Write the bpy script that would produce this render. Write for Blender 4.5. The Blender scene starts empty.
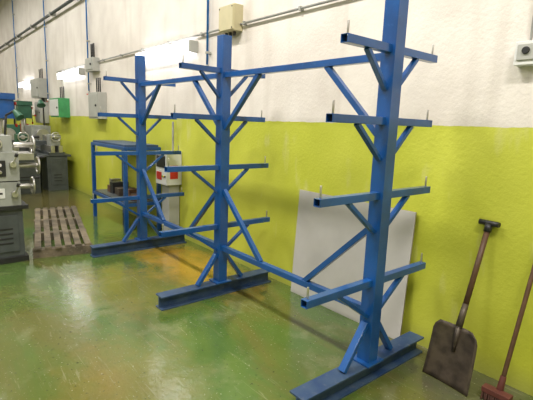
import bpy, bmesh, math, random
from mathutils import Vector, Matrix
random.seed(4)
W=2.68          # back wall plane (y)
CEIL=5.6

# ------------------------------------------------------------------ materials
def new_mat(name):
    m=bpy.data.materials.new(name); m.use_nodes=True
    nt=m.node_tree; b=nt.nodes['Principled BSDF']
    return m,nt,b
def N(nt,t,**kw):
    n=nt.nodes.new(t)
    for k,v in kw.items(): setattr(n,k,v)
    return n
def mat(name,col,rough=.5,metal=0,var=.25,scale=8,bump=.05,col2=None,emit=None,wear=None,coat=0,wamt=.55):
    m,nt,b=new_mat(name)
    tc=N(nt,'ShaderNodeTexCoord'); no=N(nt,'ShaderNodeTexNoise')
    no.inputs['Scale'].default_value=scale; no.inputs['Detail'].default_value=6
    nt.links.new(tc.outputs['Object'],no.inputs['Vector'])
    r=N(nt,'ShaderNodeValToRGB')
    c2=col2 or tuple(c*(1-var) for c in col)
    r.color_ramp.elements[0].position=.35; r.color_ramp.elements[0].color=(*c2,1)
    r.color_ramp.elements[1].position=.6; r.color_ramp.elements[1].color=(*col,1)
    nt.links.new(no.outputs['Fac'],r.inputs['Fac']); out=r.outputs['Color']
    if wear:
        nw=N(nt,'ShaderNodeTexNoise'); nw.inputs['Scale'].default_value=32; nw.inputs['Detail'].default_value=7; nt.links.new(tc.outputs['Object'],nw.inputs['Vector'])
        rw=N(nt,'ShaderNodeValToRGB'); nt.links.new(nw.outputs['Fac'],rw.inputs['Fac'])
        rw.color_ramp.elements[0].position=.60; rw.color_ramp.elements[0].color=(0,0,0,1)
        rw.color_ramp.elements[1].position=.72; rw.color_ramp.elements[1].color=(wamt,wamt,wamt,1)
        mw=N(nt,'ShaderNodeMixRGB'); nt.links.new(rw.outputs[0],mw.inputs[0]); nt.links.new(out,mw.inputs[1]); mw.inputs[2].default_value=(*wear,1); out=mw.outputs[0]
    nt.links.new(out,b.inputs['Base Color'])
    b.inputs['Roughness'].default_value=rough; b.inputs['Metallic'].default_value=metal
    b.inputs['Coat Weight'].default_value=coat; b.inputs['Coat Roughness'].default_value=.12
    if bump:
        bp=N(nt,'ShaderNodeBump'); bp.inputs['Strength'].default_value=bump
        n2=N(nt,'ShaderNodeTexNoise'); n2.inputs['Scale'].default_value=scale*8
        nt.links.new(tc.outputs['Object'],n2.inputs['Vector'])
        nt.links.new(n2.outputs['Fac'],bp.inputs['Height']); nt.links.new(bp.outputs['Normal'],b.inputs['Normal'])
    if emit:
        b.inputs['Emission Color'].default_value=(*col,1); b.inputs['Emission Strength'].default_value=emit
    return m

def wall_mat():
    m,nt,b=new_mat('painted_wall'); L=nt.links.new
    g=N(nt,'ShaderNodeNewGeometry'); s=N(nt,'ShaderNodeSeparateXYZ'); L(g.outputs['Position'],s.inputs[0])
    ne=N(nt,'ShaderNodeTexNoise'); ne.inputs['Scale'].default_value=9; L(g.outputs['Position'],ne.inputs['Vector'])
    a=N(nt,'ShaderNodeMath',operation='MULTIPLY_ADD'); L(ne.outputs['Fac'],a.inputs[0]); a.inputs[1].default_value=.018; L(s.outputs['Z'],a.inputs[2])
    gt=N(nt,'ShaderNodeMath',operation='GREATER_THAN'); L(a.outputs[0],gt.inputs[0]); gt.inputs[1].default_value=1.548
    n1=N(nt,'ShaderNodeTexNoise'); n1.inputs['Scale'].default_value=1.6; n1.inputs['Detail'].default_value=9; L(g.outputs['Position'],n1.inputs['Vector'])
    r1=N(nt,'ShaderNodeValToRGB'); L(n1.outputs['Fac'],r1.inputs['Fac'])
    r1.color_ramp.elements[0].position=.3; r1.color_ramp.elements[0].color=(.46,.49,.04,1)
    r1.color_ramp.elements[1].position=.7; r1.color_ramp.elements[1].color=(.58,.60,.075,1)
    # scuffs, pale scratches
    mp=N(nt,'ShaderNodeMapping'); mp.inputs['Scale'].default_value=(1,1,.25); L(g.outputs['Position'],mp.inputs[0])
    n3=N(nt,'ShaderNodeTexNoise'); n3.inputs['Scale'].default_value=7; n3.inputs['Detail'].default_value=9; L(mp.outputs[0],n3.inputs['Vector'])
    r3=N(nt,'ShaderNodeValToRGB'); L(n3.outputs['Fac'],r3.inputs['Fac'])
    r3.color_ramp.elements[0].position=.60; r3.color_ramp.elements[0].color=(0,0,0,1)
    r3.color_ramp.elements[1].position=.72; r3.color_ramp.elements[1].color=(.5,.5,.5,1)
    mx=N(nt,'ShaderNodeMixRGB'); L(r3.outputs[0],mx.inputs[0]); L(r1.outputs[0],mx.inputs[1]); mx.inputs[2].default_value=(.62,.60,.28,1)
    # grime near floor
    mr=N(nt,'ShaderNodeMapRange'); L(s.outputs['Z'],mr.inputs[0]); mr.inputs[1].default_value=0; mr.inputs[2].default_value=.16; mr.inputs[3].default_value=.55; mr.inputs[4].default_value=0
    mg=N(nt,'ShaderNodeMixRGB'); L(mr.outputs[0],mg.inputs[0]); L(mx.outputs[0],mg.inputs[1]); mg.inputs[2].default_value=(.28,.29,.08,1)
    # white upper
    n2=N(nt,'ShaderNodeTexNoise'); n2.inputs['Scale'].default_value=2.2; n2.inputs['Detail'].default_value=10; L(g.outputs['Position'],n2.inputs['Vector'])
    r2=N(nt,'ShaderNodeValToRGB'); L(n2.outputs['Fac'],r2.inputs['Fac'])
    r2.color_ramp.elements[0].position=.3; r2.color_ramp.elements[0].color=(.66,.60,.55,1)
    r2.color_ramp.elements[1].position=.65; r2.color_ramp.elements[1].color=(.79,.735,.68,1)
    # vertical streaks of dirt
    mp2=N(nt,'ShaderNodeMapping'); mp2.inputs['Scale'].default_value=(1,1,.08); L(g.outputs['Position'],mp2.inputs[0])
    n5=N(nt,'ShaderNodeTexNoise'); n5.inputs['Scale'].default_value=5; n5.inputs['Detail'].default_value=7; L(mp2.outputs[0],n5.inputs['Vector'])
    r5=N(nt,'ShaderNodeValToRGB'); L(n5.outputs['Fac'],r5.inputs['Fac'])
    r5.color_ramp.elements[0].position=.57; r5.color_ramp.elements[0].color=(0,0,0,1)
    r5.color_ramp.elements[1].position=.77; r5.color_ramp.elements[1].color=(.4,.4,.4,1)
    ms=N(nt,'ShaderNodeMixRGB'); L(r5.outputs[0],ms.inputs[0]); L(r2.outputs[0],ms.inputs[1]); ms.inputs[2].default_value=(.46,.40,.34,1)
    mm=N(nt,'ShaderNodeMixRGB'); L(gt.outputs[0],mm.inputs[0]); L(mg.outputs[0],mm.inputs[1]); L(ms.outputs[0],mm.inputs[2])
    L(mm.outputs[0],b.inputs['Base Color']); b.inputs['Roughness'].default_value=.5
    nb=N(nt,'ShaderNodeTexNoise'); nb.inputs['Scale'].default_value=45; nb.inputs['Detail'].default_value=6; L(g.outputs['Position'],nb.inputs['Vector'])
    bp=N(nt,'ShaderNodeBump'); bp.inputs['Strength'].default_value=.22; bp.inputs['Distance'].default_value=.012; L(nb.outputs['Fac'],bp.inputs['Height']); L(bp.outputs[0],b.inputs['Normal'])
    return m

def floor_mat():
    m,nt,b=new_mat('green_painted_concrete'); L=nt.links.new
    g=N(nt,'ShaderNodeNewGeometry')
    def noise(sc,det=8,dist=0,scale=(1,1,1),rot=0):
        mp=N(nt,'ShaderNodeMapping'); mp.inputs['Scale'].default_value=scale; mp.inputs['Rotation'].default_value=(0,0,rot); L(g.outputs['Position'],mp.inputs[0])
        n=N(nt,'ShaderNodeTexNoise'); n.inputs['Scale'].default_value=sc; n.inputs['Detail'].default_value=det; n.inputs['Distortion'].default_value=dist; n.inputs['Roughness'].default_value=.62
        L(mp.outputs[0],n.inputs['Vector']); return n.outputs['Fac']
    def ramp(src,p0,p1,c0=(0,0,0,1),c1=(1,1,1,1)):
        r=N(nt,'ShaderNodeValToRGB'); L(src,r.inputs[0]); r.color_ramp.elements[0].position=p0; r.color_ramp.elements[1].position=p1
        r.color_ramp.elements[0].color=c0; r.color_ramp.elements[1].color=c1; return r.outputs[0]
    def mix(f,a,c,amt=None):
        x=N(nt,'ShaderNodeMixRGB'); L(f,x.inputs[0])
        if isinstance(a,tuple): x.inputs[1].default_value=a
        else: L(a,x.inputs[1])
        if isinstance(c,tuple): x.inputs[2].default_value=c
        else: L(c,x.inputs[2])
        return x.outputs[0]
    base=ramp(noise(1.3,10,.4),.3,.7,(.052,.105,.018,1),(.095,.16,.035,1))
    brown=ramp(noise(1.0,10,.8,(.6,1.5,1)),.46,.62,c1=(.8,.8,.8,1))
    c=mix(brown,base,(.125,.115,.03,1))
    grey=ramp(noise(3.2,10,.3),.56,.68,c1=(.45,.45,.45,1))
    c=mix(grey,c,(.20,.22,.11,1))
    def blob(x,y,rx,ry,amt):
        mp=N(nt,'ShaderNodeMapping'); mp.inputs['Location'].default_value=(-x/rx,-y/ry,0); mp.inputs['Scale'].default_value=(1/rx,1/ry,1); L(g.outputs['Position'],mp.inputs[0])
        ln=N(nt,'ShaderNodeVectorMath',operation='LENGTH'); L(mp.outputs[0],ln.inputs[0])
        ad=N(nt,'ShaderNodeMath',operation='MULTIPLY_ADD'); L(noise(5,8,.5),ad.inputs[0]); ad.inputs[1].default_value=1.4; L(ln.outputs['Value'],ad.inputs[2])
        mr=N(nt,'ShaderNodeMapRange'); L(ad.outputs[0],mr.inputs[0]); mr.inputs[1].default_value=1.1; mr.inputs[2].default_value=1.85; mr.inputs[3].default_value=amt; mr.inputs[4].default_value=0
        return mr.outputs[0]
    c=mix(blob(-3.95,2.2,1.1,.42,.75),c,(.46,.25,.03,1))
    c=mix(blob(-3.6,1.5,.7,.5,.35),c,(.32,.22,.05,1))
    c=mix(blob(-2.2,.9,.6,.4,.35),c,(.28,.18,.04,1))
    c=mix(blob(-1.0,2.45,.8,.35,.7),c,(.12,.10,.07,1))
    c=mix(blob(-8.5,1.8,2.0,1.0,.6),c,(.16,.10,.05,1))
    for sc,rot in (((1,14,1),.5),((1,18,1),-.7),((1,16,1),1.4)):
        scr=ramp(noise(2.2,5,.6,sc,rot),.64,.70,c1=(.35,.35,.35,1)); c=mix(scr,c,(.30,.30,.18,1))
    spots=ramp(noise(38,3),.64,.70,c1=(.75,.75,.75,1)); c=mix(spots,c,(.03,.04,.018,1))
    sp2=ramp(noise(60,2),.66,.72,c1=(.6,.6,.6,1)); c=mix(sp2,c,(.45,.45,.35,1))
    L(c,b.inputs['Base Color'])
    rr=ramp(noise(2.4,8,.5),.3,.7,(.05,.05,.05,1),(.22,.22,.22,1)); L(rr,b.inputs['Roughness'])
    b.inputs['Coat Weight'].default_value=.35; b.inputs['Coat Roughness'].default_value=.05
    bp=N(nt,'ShaderNodeBump'); bp.inputs['Strength'].default_value=.16; bp.inputs['Distance'].default_value=.02; L(noise(9,6),bp.inputs['Height']); L(bp.outputs[0],b.inputs['Normal']); L(bp.outputs[0],b.inputs['Coat Normal'])
    return m

M_wall=wall_mat(); M_floor=floor_mat()
M_ceil=mat('ceiling_paint',(.5,.5,.47),.8)
M_blue=mat('blue_enamel',(.007,.078,.29),.28,var=.3,scale=4,bump=.02,wear=(.06,.16,.36),coat=.4,wamt=.18)
M_bluedk=mat('dusty_blue_steel',(.045,.08,.145),.5,var=.5,scale=7,col2=(.013,.04,.12),wear=(.16,.17,.18),wamt=.35)
M_steel=mat('bright_steel',(.6,.58,.55),.35,.9)
M_dark=mat('dark_void',(.02,.022,.028),.6)
M_board=mat('grey_white_board',(.52,.50,.48),.6,var=.12,scale=3)
M_edge=mat('board_edge',(.35,.30,.24),.7)
M_rust=mat('rusty_shovel_steel',(.11,.085,.065),.45,.4,col2=(.055,.042,.035),scale=14)
M_woodh=mat('dark_wood_handle',(.12,.06,.035),.5,scale=20)
M_blk=mat('black_plastic',(.02,.02,.022),.4)
M_red=mat('dark_red_paint',(.13,.035,.028),.6)
M_redb=mat('bright_red',(.55,.03,.02),.5)
M_brist=mat('bristles',(.10,.04,.03),.8)
M_pal=mat('pallet_wood',(.19,.15,.10),.8,scale=6,col2=(.075,.06,.04),wear=(.27,.24,.19))
M_beige=mat('machine_beige',(.32,.33,.30),.45,var=.2,wear=(.15,.15,.13),wamt=.3)
M_mgrey=mat('machine_dark_grey',(.07,.08,.08),.5)
M_grey=mat('electrical_grey',(.42,.42,.39),.5,var=.1)
M_cream=mat('cream_box',(.55,.49,.30),.5,var=.1)
M_white=mat('white_enamel',(.7,.7,.68),.4,var=.05)
M_diff=mat('lamp_diffuser',(.95,.97,1.0),.4,var=.03,bump=0,emit=7)
M_green=mat('green_enamel',(.05,.30,.10),.45)
M_dgreen=mat('machine_green',(.03,.12,.07),.45)
M_pipeb=mat('airline_blue',(.01,.16,.5),.4)
M_pipeg=mat('conduit_grey',(.36,.36,.34),.5)
M_yel=mat('yellow_label',(.7,.5,.03),.5)
M_tube=mat('ceiling_tube',(1,.98,.95),.4,var=.01,bump=0,emit=8)

# ------------------------------------------------------------------ builder
class B:
    def __init__(s,name): s.n=name; s.bm=bmesh.new(); s.m=[]
    def mi(s,m):
        if m not in s.m: s.m.append(m)
        return s.m.index(m)
    def _fin(s,vs,m,M=None):
        fs={f for v in vs for f in v.link_faces}
        for f in fs: f.material_index=s.mi(m)
        return fs
    def box(s,lo,hi,m):
        c=[(a+b)/2 for a,b in zip(lo,hi)]; d=[abs(b-a) for a,b in zip(lo,hi)]
        r=bmesh.ops.create_cube(s.bm,size=1,matrix=Matrix.Translation(c)@Matrix.Diagonal((*d,1)))
        s._fin(r['verts'],m)
    def frame(s,a,b,up=(0,0,1)):
        a=Vector(a);b=Vector(b); z=(b-a).normalized(); u=Vector(up)
        if abs(z.dot(u))>.98: u=Vector((0,1,0))
        x=u.cross(z).normalized(); y=z.cross(x)
        R=Matrix((x,y,z)).transposed().to_4x4()
        return Matrix.Translation((a+b)/2)@R,(b-a).length
    def bar(s,a,b,w,h,m,up=(0,0,1),hollow=0,cap=None):
        T,l=s.frame(a,b,up)
        r=bmesh.ops.create_cube(s.bm,size=1,matrix=T@Matrix.Diagonal((w,h,l,1)))
        fs=list(s._fin(r['verts'],m))
        if hollow:
            z=(Vector(b)-Vector(a)).normalized()
            for f in fs:
                f.normal_update()
                if abs(f.normal.dot(z))>.9:
                    rr=bmesh.ops.inset_region(s.bm,faces=[f],thickness=hollow,depth=0)
                    e=bmesh.ops.inset_region(s.bm,faces=[f],thickness=.0005,depth=-.03)
                    f.material_index=s.mi(M_dark)
    def cyl(s,a,b,r,m,seg=16,r2=None):
        T,l=s.frame(a,b)
        q=bmesh.ops.create_cone(s.bm,cap_ends=True,segments=seg,radius1=r,radius2=r if r2 is None else r2,depth=l,matrix=T)
        for f in s._fin(q['verts'],m):
            if len(f.verts)==4: f.smooth=True
    def torus(s,c,n,R,r,m,seg=24,ss=8):
        n=Vector(n).normalized(); u=n.orthogonal().normalized(); v=n.cross(u); c=Vector(c)
        rings=[]
        for i in range(seg):
            a=2*math.pi*i/seg; d=u*math.cos(a)+v*math.sin(a)
            rings.append([s.bm.verts.new(c+d*(R+r*math.cos(2*math.pi*j/ss))+n*r*math.sin(2*math.pi*j/ss)) for j in range(ss)])
        for i in range(seg):
            for j in range(ss):
                f=s.bm.faces.new((rings[i][j],rings[(i+1)%seg][j],rings[(i+1)%seg][(j+1)%ss],rings[i][(j+1)%ss])); f.material_index=s.mi(m); f.smooth=True
    def tube(s,pts,r,m,seg=8):
        for a,b in zip(pts,pts[1:]): s.cyl(a,b,r,m,seg)
    def done(s,bev=.003):
        bmesh.ops.recalc_face_normals(s.bm,faces=s.bm.faces)
        me=bpy.data.meshes.new(s.n); s.bm.to_mesh(me); s.bm.free()
        for m in s.m: me.materials.append(m)
        o=bpy.data.objects.new(s.n,me); bpy.context.collection.objects.link(o)
        if bev:
            md=o.modifiers.new('edge_bevel','BEVEL'); md.width=bev; md.segments=2; md.limit_method='ANGLE'; md.angle_limit=math.radians(40)
        return o

# ------------------------------------------------------------------ room shell
def slab(name,lo,hi,m):
    b=B(name); b.box(lo,hi,m); return b.done(0)
X0,X1,Y0=-20.5,3.5,-6.5
slab('floor',(X0,Y0,-.12),(X1,W,0),M_floor)
slab('wall_back',(X0,W,-.12),(X1,W+.2,CEIL),M_wall)
slab('wall_left',(X0-.2,Y0,-.12),(X0,W+.2,CEIL),M_wall)
slab('wall_right',(X1,Y0,-.12),(X1+.2,W+.2,CEIL),M_wall)
slab('wall_front',(X0,Y0-.2,-.12),(X1,Y0,CEIL),M_wall)
slab('ceiling',(X0-.2,Y0-.2,CEIL),(X1+.2,W+.2,CEIL+.15),M_ceil)

# ------------------------------------------------------------------ cantilever rack
r=B('cantilever_rack')
XS=[-4.685,-3.032,-1.421]; YC=2.04; BH=.115
fy=[1.639,1.569,1.516,1.465]; by=[2.464,2.479,2.539,2.582]; hz=[1.924,1.546,1.133,.619]
for k,x in enumerate(XS):
    ctop=2.20 if k<2 else 2.42
    y0,y1=1.45,2.60
    r.box((x-.055,y0,BH-.012),(x+.055,y1,BH),M_bluedk)
    r.box((x-.055,y0,0),(x+.055,y1,.012),M_bluedk)
    r.box((x-.006,y0,.012),(x+.006,y1,BH-.012),M_bluedk)
    r.box((x-.07,YC-.075,BH),(x+.07,YC+.075,BH+.012),M_blue)
    r.bar((x,YC,BH+.01),(x,YC,ctop),.09,.085,M_blue,hollow=.006)
    for sg in (-1,1):
        r.bar((x,YC+sg*.23,BH+.005),(x,YC+sg*.045,.37),.045,.03,M_blue)
    for h,a,b in zip(hz,fy,by):
        for tip,sg in ((a,-1),(b,1)):
            r.bar((x,YC+sg*.04,h),(x,tip,h),.045,.042,M_blue,hollow=.005)
            L=abs(tip-YC); yb=YC+sg*L*.55
            r.bar((x,yb,h-.02),(x,YC+sg*.042,h-.21),.032,.022,M_blue)
            yp=tip-sg*.025
            r.cyl((x,yp,h+.018),(x,yp,h+.085),.006,M_steel,8)
for a,b in ((0,1),(1,2)):
    xa,xb=XS[a]+.04,XS[b]-.04
    for z in (1.89,.43):
        r.bar((xa,YC,z),(xb,YC,z),.045,.042,M_blue)
    for xc,sg in ((XS[a],1),(XS[b],-1)):
        r.bar((xc+sg*.47,YC,1.875),(xc+sg*.04,YC,1.46),.035,.035,M_blue)
        r.bar((xc+sg*.56,YC,.445),(xc+sg*.04,YC,.94),.035,.035,M_blue)
r.done(.003)

# ------------------------------------------------------------------ leaning board
p=B('leaning_board')
x0,x1=-2.70,-1.55; yb,yt=2.60,2.665; h=.945; t=.012
bm=p.bm
vs=[bm.verts.new(v) for v in ((x0,yb,0),(x1,yb,0),(x1,yt-t,h),(x0,yt-t,h),(x0,yb+t,0),(x1,yb+t,0),(x1,yt,h),(x0,yt,h))]
for idx,mm in (((0,1,2,3),M_board),((4,7,6,5),M_board),((0,4,5,1),M_edge),((3,2,6,7),M_edge),((1,5,6,2),M_edge),((0,3,7,4),M_edge)):
    f=bm.faces.new([vs[i] for i in idx]); f.material_index=p.mi(mm)
p.done(.001)

# ------------------------------------------------------------------ shovel
s=B('square_mouth_shovel')
O=Vector((-1.085,2.37,.004)); T=Vector((-1.06,2.655,.985))
v=(T-O).normalized(); u=Vector((1,-.1,0)); u=(u-u.dot(v)*v).normalized(); w=v.cross(u)
if w.y>0: w=-w
def P(a,b,c): return O+u*a+v*b+w*c
def blade_shell(off):
    g=[]
    nu,nv=12,12
    for j in range(nv+1):
        b=j/nv*.36; row=[]
        hw=.15*(1-.06*j/nv)
        if j>=nv-2: hw*= (1,.93,.74)[j-(nv-2)]
        for i in range(nu+1):
            a=(i/nu*2-1)
            c=.035*abs(a)**2.5*(.35+.65*j/nv)+ .02*(j/nv)**3 + off
            row.append(s.bm.verts.new(P(a*hw,b,c)))
        g.append(row)
    return g,nu,nv
g,nu,nv=blade_shell(0); g2,_,_=blade_shell(-.004)
mi=s.mi(M_rust)
def q(*vv):
    f=s.bm.faces.new(vv); f.material_index=mi; f.smooth=True
for j in range(nv):
    for i in range(nu):
        q(g[j][i],g[j][i+1],g[j+1][i+1],g[j+1][i]); q(g2[j][i],g2[j+1][i],g2[j+1][i+1],g2[j][i+1])
for i in range(nu): q(g[0][i],g2[0][i],g2[0][i+1],g[0][i+1]); q(g[nv][i],g[nv][i+1],g2[nv][i+1],g2[nv][i])
for j in range(nv): q(g[j][0],g[j+1][0],g2[j+1][0],g2[j][0]); q(g[j][nu],g2[j][nu],g2[j+1][nu],g[j+1][nu])
s.cyl(P(0,.20,.004),P(0,.36,.022),.010,M_rust,12,.02)
s.cyl(P(0,.35,.020),P(0,.50,.012),.021,M_rust,16,.018)
s.cyl(P(0,.48,.012),P(0,.99,0),.0165,M_woodh,16)
s.cyl(P(0,.95,0),P(0,1.0,0),.022,M_blk,16)
s.cyl(P(-.06,1.005,0),P(.06,1.005,0),.017,M_blk,16)
s.done(0)

# ------------------------------------------------------------------ brush / broom
b=B('push_broom')
O=Vector((-.815,2.44,.0)); T=Vector((-.765,2.655,1.02)); d=(T-O).normalized()
b.bar((O.x-.075,O.y-.01,.065),(O.x+.075,O.y-.01,.065),.055,.03,M_red)
for i in range(12):
    for j in range(3):
        x=O.x-.067+i*.012; y=O.y-.03+j*.02
        b.cyl((x,y,.052),(x+random.uniform(-.004,.004),y-.004+random.uniform(-.004,.004),.002),.005,M_brist,6,.006)
b.cyl(O+d*.075,O+d*.16,.019,M_red,14,.016)
b.cyl(O+d*.13,T,.0125,M_woodh,14)
b.done(.002)

# ------------------------------------------------------------------ duckboard pallet
b=B('wooden_pallet')
A=Vector((-4.93,.92,0)); Cn=Vector((-7.2,1.40,0)); ax=(Cn-A); Lp=ax.length; ax.normalize(); ay=Vector((-ax.y,ax.x,0))
if ay.y<0: ay=-ay
wd=.60
n=6
for i in range(n):
    c=(i+.5)*wd/n
    j=random.uniform(-.02,.02)
    b.bar(A+ay*c+ax*j+Vector((0,0,.105)),A+ay*c+ax*(Lp+j)+Vector((0,0,.105)),wd/n*.66,.022,M_pal)
for k in range(4):
    t_=.05+k*(Lp-.1)/3
    b.bar(A+ax*t_+Vector((0,0,.047)),A+ax*t_+ay*wd+Vector((0,0,.047)),.09,.094,M_pal)
b.done(.002)

# ------------------------------------------------------------------ wall services
def luminaire(xc,z=2.37,L=1.55):
    b=B('fluorescent_wall_light')
    b.box((xc-L/2,W-.05,z-.03),(xc+L/2,W,z+.05),M_white)
    b.box((xc-L/2+.03,W-.11,z-.065),(xc+L/2-.03,W-.045,z+.055),M_diff)
    for e in (-1,1): b.box((xc+e*(L/2-.015)-.02,W-.115,z-.07),(xc+e*(L/2-.015)+.02,W,z+.06),M_grey)
    b.done(.008)
for xc in (-5.3,-9.45,-13.6): luminaire(xc)
b=B('junction_box'); b.box((-3.93,W-.11,2.42),(-3.66,W,2.67),M_cream); b.box((-3.92,W-.12,2.43),(-3.67,W-.105,2.66),M_cream)
for dx in (-.11,.11):
    for dz in (-.1,.1): b.cyl((-3.795+dx,W-.125,2.545+dz),(-3.795+dx,W-.118,2.545+dz),.008,M_blk,8)
for dx in (-.07,0,.07): b.cyl((-3.795+dx,W-.055,2.38),(-3.795+dx,W-.055,2.425),.016,M_blk,10)
b.done(.006)
b=B('wall_conduit')
b.cyl((-3.67,W-.03,2.485),(1.5,W-.03,2.485),.011,M_pipeg,10)
b.cyl((-10.5,W-.03,2.485),(-3.92,W-.03,2.485),.011,M_pipeg,10)
x=-10
while x<1.4: b.box((x-.012,W-.045,2.468),(x+.012,W,2.502),M_pipeg); x+=.8
b.done(0)
def air(x,zlow,side=1):
    b=B('compressed_air_pipe'); y=W-.04
    b.cyl((x,y,zlow),(x,y,CEIL-.05),.013,M_pipeb,12)
    z=zlow+.15
    while z<CEIL-.3: b.box((x-.02,y-.018,z-.012),(x+.02,W,z+.012),M_grey); z+=.75
    b.cyl((x,y,zlow-.06),(x,y,zlow+.02),.02,M_steel,12)
    b.box((x-.05,y-.03,zlow-.05),(x+.02,y-.02,zlow-.03),M_redb)
    b.done(0)
air(-4.26,2.12); air(-8.35,1.98); air(-11.35,1.9); air(-14.9,2.0)
b=B('overhead_pipe'); b.cyl((-20.4,W-.10,3.68),(-3.0,W-.10,3.68),.03,M_mgrey,12)
x=-19.5
while x<-3.2: b.box((x-.02,W-.14,3.64),(x+.02,W,3.72),M_grey); x+=1.8
b.done(0)
b=B('wall_switch_box'); b.box((-1.03,W-.07,1.875),(-.91,W,2.0),M_white); b.box((-1.015,W-.078,1.90),(-.925,W-.068,1.985),M_grey); b.cyl((-.97,W-.088,1.95),(-.97,W-.075,1.95),.02,M_blk,16)
b.cyl((-.97,W-.03,2.0),(-.97,W-.03,2.47),.008,M_pipeg,8); b.done(.004)
def ebox(x0,x1,z0,z1,d,name='electrical_cabinet',m=None,door=None):
    b=B(name); m=m or M_grey
    b.box((x0,W-d,z0),(x1,W,z1),m); b.box((x0+.03,W-d-.012,z0+.03),(x1-.03,W-d+.002,z1-.03),door or m)
    b.cyl((x1-.07,W-d-.03,(z0+z1)/2),(x1-.07,W-d-.01,(z0+z1)/2),.02,M_blk,10)
    for k in (-.3,0,.3):
        xx=(x0+x1)/2+k*(x1-x0)*.6
        b.cyl((xx,W-.05,z1-.01),(xx,W-.05,z1+.25),.012,M_blk,8)
    b.done(.006)
ebox(-8.25,-7.85,2.32,2.55,.12); ebox(-8.05,-7.55,1.5,1.95,.15)
ebox(-12.3,-11.5,1.95,2.4,.2); ebox(-12.1,-11.5,1.35,1.85,.18)
ebox(-10.45,-9.75,1.5,1.9,.22,'green_wall_cabinet',M_green,M_white)

# ------------------------------------------------------------------ blue workbench behind first column
b=B('blue_workbench')
ax0,ax1,ay0,ay1=-6.7,-5.45,2.15,2.62
for x in (ax0,ax1):
    for y in (ay0,ay1): b.bar((x,y,0),(x,y,1.15),.05,.05,M_blue)
for z in (.38,1.13):
    for y in (ay0,ay1): b.bar((ax0,y,z),(ax1,y,z),.045,.045,M_blue)
    for x in (ax0,ax1): b.bar((x,ay0,z),(x,ay1,z),.045,.045,M_blue)
b.box((ax0,ay0,.40),(ax1,ay1,.42),M_mgrey); b.box((ax0,ay0,1.15),(ax1,ay1,1.18),M_bluedk)
for i in range(8):
    x=ax0+.1+i*.14; hh=random.uniform(.05,.22)
    b.box((x,2.25+random.uniform(0,.1),.42),(x+random.uniform(.08,.12),2.5,.42+hh),random.choice([M_mgrey,M_rust,M_steel,M_blk,M_woodh]))
b.done(.003)

# white control cabinet on a slim pedestal against the wall
b=B('white_control_cabinet')
gx=-5.05
b.box((gx-.14,W-.2,.0),(gx+.14,W-.005,.04),M_mgrey)
b.box((gx-.10,W-.16,.04),(gx+.10,W-.01,.70),M_grey)
b.box((gx-.15,W-.22,.70),(gx+.15,W-.005,1.12),M_white)
b.box((gx-.12,W-.228,.92),(gx+.12,W-.218,1.07),M_blk)
b.box((gx-.12,W-.228,.76),(gx+.02,W-.218,.86),M_redb)
b.box((gx+.148,W-.17,.78),(gx+.156,W-.06,.95),M_redb)
for k in range(3): b.cyl((gx+.05+k*.035,W-.235,.81),(gx+.05+k*.035,W-.215,.81),.012,[M_green,M_yel,M_blk][k],12)
b.cyl((gx,W-.05,1.11),(gx,W-.05,1.5),.014,M_pipeg,8)
b.done(.005)

# ------------------------------------------------------------------ near machine (left edge)
b=B('milling_machine')
fx=-4.9
b.box((fx-.75,-.35,0),(fx,.88,.06),M_blk)
b.box((fx-.7,-.3,.06),(fx-.02,.85,.56),M_mgrey)
b.box((fx-.022,.0,.12),(fx-.005,.80,.5),M_mgrey)
for z in (.2,.25,.3,.35): b.box((fx-.006,.55,z),(fx-.002,.75,z+.02),M_blk)
b.box((fx-.72,-.32,.56),(fx+.02,.9,.60),M_blk)
b.box((fx-.68,-.3,.60),(fx,.84,.84),M_beige)
b.box((fx-.69,-.31,.84),(fx-.012,.82,.852),M_blk)
b.box((fx-.68,-.3,.852),(fx,.84,1.14),M_beige)
b.box((fx-.60,-.2,1.14),(fx-.06,.80,1.30),M_beige)
b.box((fx-.002,.50,.90),(fx+.012,.72,1.06),M_blk)
for i in range(3):
    for j in range(2): b.cyl((fx+.01,.55+i*.06,.945+j*.07),(fx+.03,.55+i*.06,.945+j*.07),.016,[M_redb,M_green,M_yel,M_white,M_steel,M_white][i*2+j],12)
b.box((fx,.52,.68),(fx+.006,.70,.78),M_white)
b.box((fx,.54,.72),(fx+.008,.68,.74),M_blk)
for y,z in ((.78,.72),(.78,1.02)):
    b.cyl((fx,y,z),(fx+.05,y,z),.03,M_steel,18); b.cyl((fx+.04,y,z),(fx+.07,y+.03,z+.09),.008,M_steel,8); b.cyl((fx+.065,y+.025,z+.08),(fx+.075,y+.035,z+.11),.016,M_blk,12)
b.cyl((fx-.06,.66,1.22),(fx-.02,.66,1.22),.05,M_steel,20); b.cyl((fx-.03,.66,1.22),(fx-.012,.66,1.22),.035,M_blk,20)
for z,y in ((1.2,1.02),(.98,1.06),(.76,1.0)):
    b.cyl((fx-.25,.84,z),(fx-.25,y,z),.028,M_steel,14)
    b.torus((fx-.25,y,z),(0,1,.0),.085,.012,M_steel)
    b.cyl((fx-.33,y,z),(fx-.17,y,z),.01,M_steel,8)
    b.cyl((fx-.25,y,z-.08),(fx-.25,y,z+.08),.01,M_steel,8)
    b.cyl((fx-.25,y,z+.085),(fx-.25,y+.07,z+.085),.014,M_blk,10)
b.box((fx-.4,.84,1.05),(fx-.1,1.0,1.12),M_steel)
b.cyl((fx-.2,.6,1.3),(fx-.2,.6,1.36),.08,M_steel,20)
b.box((fx-.55,.2,1.3),(fx-.25,.72,1.42),M_mgrey)
b.tube([(fx-.3,.78,1.3),(fx-.3,.80,1.5),(fx-.2,.86,1.55)],.012,M_blk)
b.cyl((fx-.2,.86,1.55),(fx-.14,.90,1.48),.02,M_dgreen,14,.045)
b.done(.01)

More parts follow.
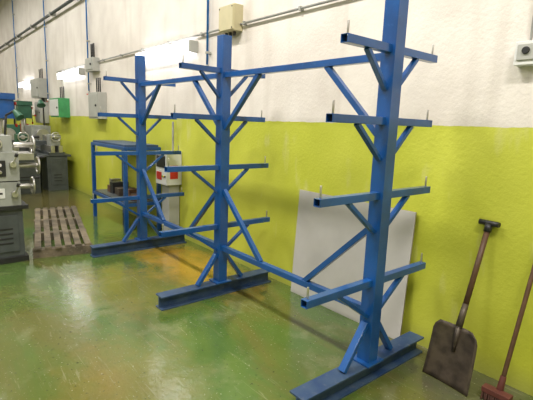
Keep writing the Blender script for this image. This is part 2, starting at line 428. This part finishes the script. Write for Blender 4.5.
# ------------------------------------------------------------------ lathes further back
def lathe(name,lx0,lx1,ly0,ly1,body,base):
    b=B(name)
    for a,c in ((lx0,lx0+.7),(lx1-.5,lx1)): b.box((a,ly0,0),(c,ly1,.72),base)
    b.box((lx1-.002,ly0+.06,.12),(lx1+.012,ly1-.06,.62),base)
    for z in (.2,.26,.32): b.box((lx1+.01,ly0+.12,z),(lx1+.016,ly1-.12,z+.02),M_blk)
    b.box((lx0,ly0-.08,.70),(lx1,ly1+.08,.74),M_mgrey)
    yc=(ly0+ly1)/2
    b.box((lx0+.6,ly0+.08,.78),(lx1,ly0+.16,.92),M_steel); b.box((lx0+.6,ly1-.16,.78),(lx1,ly1-.08,.92),M_steel)
    b.box((lx0,ly0+.04,.74),(lx1,ly1-.04,.79),M_mgrey)
    b.box((lx0,ly0,.74),(lx0+.65,ly1,1.3),body)
    b.cyl((lx0+.65,yc,1.1),(lx0+.8,yc,1.1),.13,M_steel,24)
    b.box((lx0+1.1,ly0-.1,.9),(lx0+1.4,ly1,1.0),M_mgrey); b.box((lx0+1.18,yc-.1,1.0),(lx0+1.32,yc+.1,1.12),M_steel)
    b.torus((lx0+1.25,ly0-.16,.85),(0,1,0),.09,.012,M_steel); b.cyl((lx0+1.25,ly0-.16,.85),(lx0+1.25,ly0,.85),.02,M_steel)
    b.box((lx1-.35,yc-.1,.92),(lx1-.1,yc+.1,1.15),body); b.cyl((lx1-.5,yc,1.1),(lx1-.05,yc,1.1),.04,M_steel,14)
    b.torus((lx1-.03,yc,1.1),(1,0,0),.09,.012,M_steel); b.cyl((lx1-.03,yc-.09,1.1),(lx1-.03,yc+.09,1.1),.01,M_steel)
    b.tube([(lx0+.3,ly1-.05,1.3),(lx0+.3,ly1-.05,1.75),(lx0+.7,yc,1.85)],.018,M_blk)
    b.cyl((lx0+.7,yc,1.85),(lx0+.78,yc,1.74),.04,M_dgreen,14,.09)
    b.done(.01)
lathe('engine_lathe',-11.6,-9.3,1.45,1.95,M_dgreen,M_mgrey)
lathe('engine_lathe',-15.2,-12.8,.9,1.45,M_beige,M_dgreen)
lathe('bench_lathe',-11.4,-9.5,2.13,2.52,M_beige,M_mgrey)

# drill presses
def drill(dx,dy,head):
    b=B('drill_press')
    b.box((dx-.25,dy-.2,0),(dx+.25,dy+.2,.08),M_mgrey)
    b.cyl((dx-.08,dy,.08),(dx-.08,dy,1.75),.045,M_steel,18)
    b.box((dx-.2,dy-.18,.85),(dx+.25,dy+.18,.90),M_mgrey)
    b.box((dx-.28,dy-.14,1.45),(dx+.25,dy+.14,1.75),head); b.box((dx-.35,dy-.16,1.75),(dx+.28,dy+.16,1.85),head)
    b.cyl((dx-.3,dy,1.4),(dx-.3,dy,1.74),.1,M_mgrey,20)
    b.cyl((dx+.14,dy,1.15),(dx+.14,dy,1.46),.035,M_steel,14); b.cyl((dx+.14,dy,1.05),(dx+.14,dy,1.16),.012,M_steel,10)
    for k in range(3):
        a=k*2.094; b.cyl((dx+.1,dy+.17,1.52),(dx+.1+.2*math.cos(a),dy+.2,1.52+.2*math.sin(a)),.008,M_steel,8)
        b.cyl((dx+.1+.18*math.cos(a),dy+.197,1.52+.18*math.sin(a)),(dx+.1+.23*math.cos(a),dy+.203,1.52+.23*math.sin(a)),.02,M_redb,10)
    b.done(.008)
drill(-8.3,1.22,M_blue); drill(-11.95,2.2,M_dgreen)
# tool cabinet against wall far
b=B('blue_tool_cabinet')
b.box((-13.8,2.1,0),(-12.6,W-.02,1.0),M_blue)
for i in range(4):
    b.box((-13.76,2.085,.08+i*.225),(-12.64,2.1,.28+i*.225),M_blue); b.box((-12.605,2.15,.08+i*.225),(-12.59,2.62,.28+i*.225),M_blue)
    b.bar((-13.4,2.07,.22+i*.225),(-13.0,2.07,.22+i*.225),.015,.02,M_steel)
b.box((-13.85,2.06,1.0),(-12.55,W-.02,1.04),M_mgrey)
for i in range(5): b.box((-13.7+i*.22,2.3,1.04),(-13.58+i*.22,2.5,1.1+random.uniform(0,.2)),random.choice([M_redb,M_yel,M_mgrey,M_steel]))
b.done(.005)

# ------------------------------------------------------------------ ceiling luminaires with lamps
def ceiling_light(x,y,power,z=5.0):
    b=B('ceiling_light')
    b.box((x-.8,y-.16,z),(x+.8,y+.16,z+.08),M_white)
    for dy_ in (-.07,.07): b.cyl((x-.75,y+dy_,z-.015),(x+.75,y+dy_,z-.015),.014,M_tube,10)
    for dx_ in (-.6,.6): b.cyl((x+dx_,y,z+.07),(x+dx_,y,CEIL),.006,M_grey,6)
    b.done(0)
    l=bpy.data.lights.new('lamp','AREA'); l.shape='RECTANGLE'; l.size=1.6; l.size_y=.35; l.energy=power; l.color=(1,.96,.90)
    o=bpy.data.objects.new('lamp',l); o.location=(x,y,z-.05); bpy.context.collection.objects.link(o)
for x,pw in ((1.0,190),(-2.6,190),(-6.2,130),(-9.8,90),(-13.4,90),(-17,90)): ceiling_light(x,.3,pw)
for x in (.5,-4,-8.5,-13): ceiling_light(x,-3.6,75)

w=bpy.data.worlds.new('world'); w.use_nodes=True; w.node_tree.nodes['Background'].inputs[0].default_value=(.8,.85,.9,1); w.node_tree.nodes['Background'].inputs[1].default_value=.3
bpy.context.scene.world=w
bpy.context.scene.view_settings.view_transform='Standard'

# ------------------------------------------------------------------ camera
f,pi_,ya,ro=427.03,.1734,.6989,.0377
a=math.pi-ya
F=Vector((math.cos(a)*math.cos(pi_),math.sin(a)*math.cos(pi_),-math.sin(pi_)))
R=Vector((math.sin(a),-math.cos(a),0)); U=R.cross(F)
R2=R*math.cos(ro)+U*math.sin(ro); U2=-R*math.sin(ro)+U*math.cos(ro)
cd=bpy.data.cameras.new('camera'); cd.sensor_width=36; cd.lens=f*36/533; cd.clip_start=.05
co=bpy.data.objects.new('camera',cd); bpy.context.collection.objects.link(co)
co.matrix_world=Matrix.Translation((0,0,1.5))@Matrix((R2,U2,-F)).transposed().to_4x4()
bpy.context.scene.camera=co
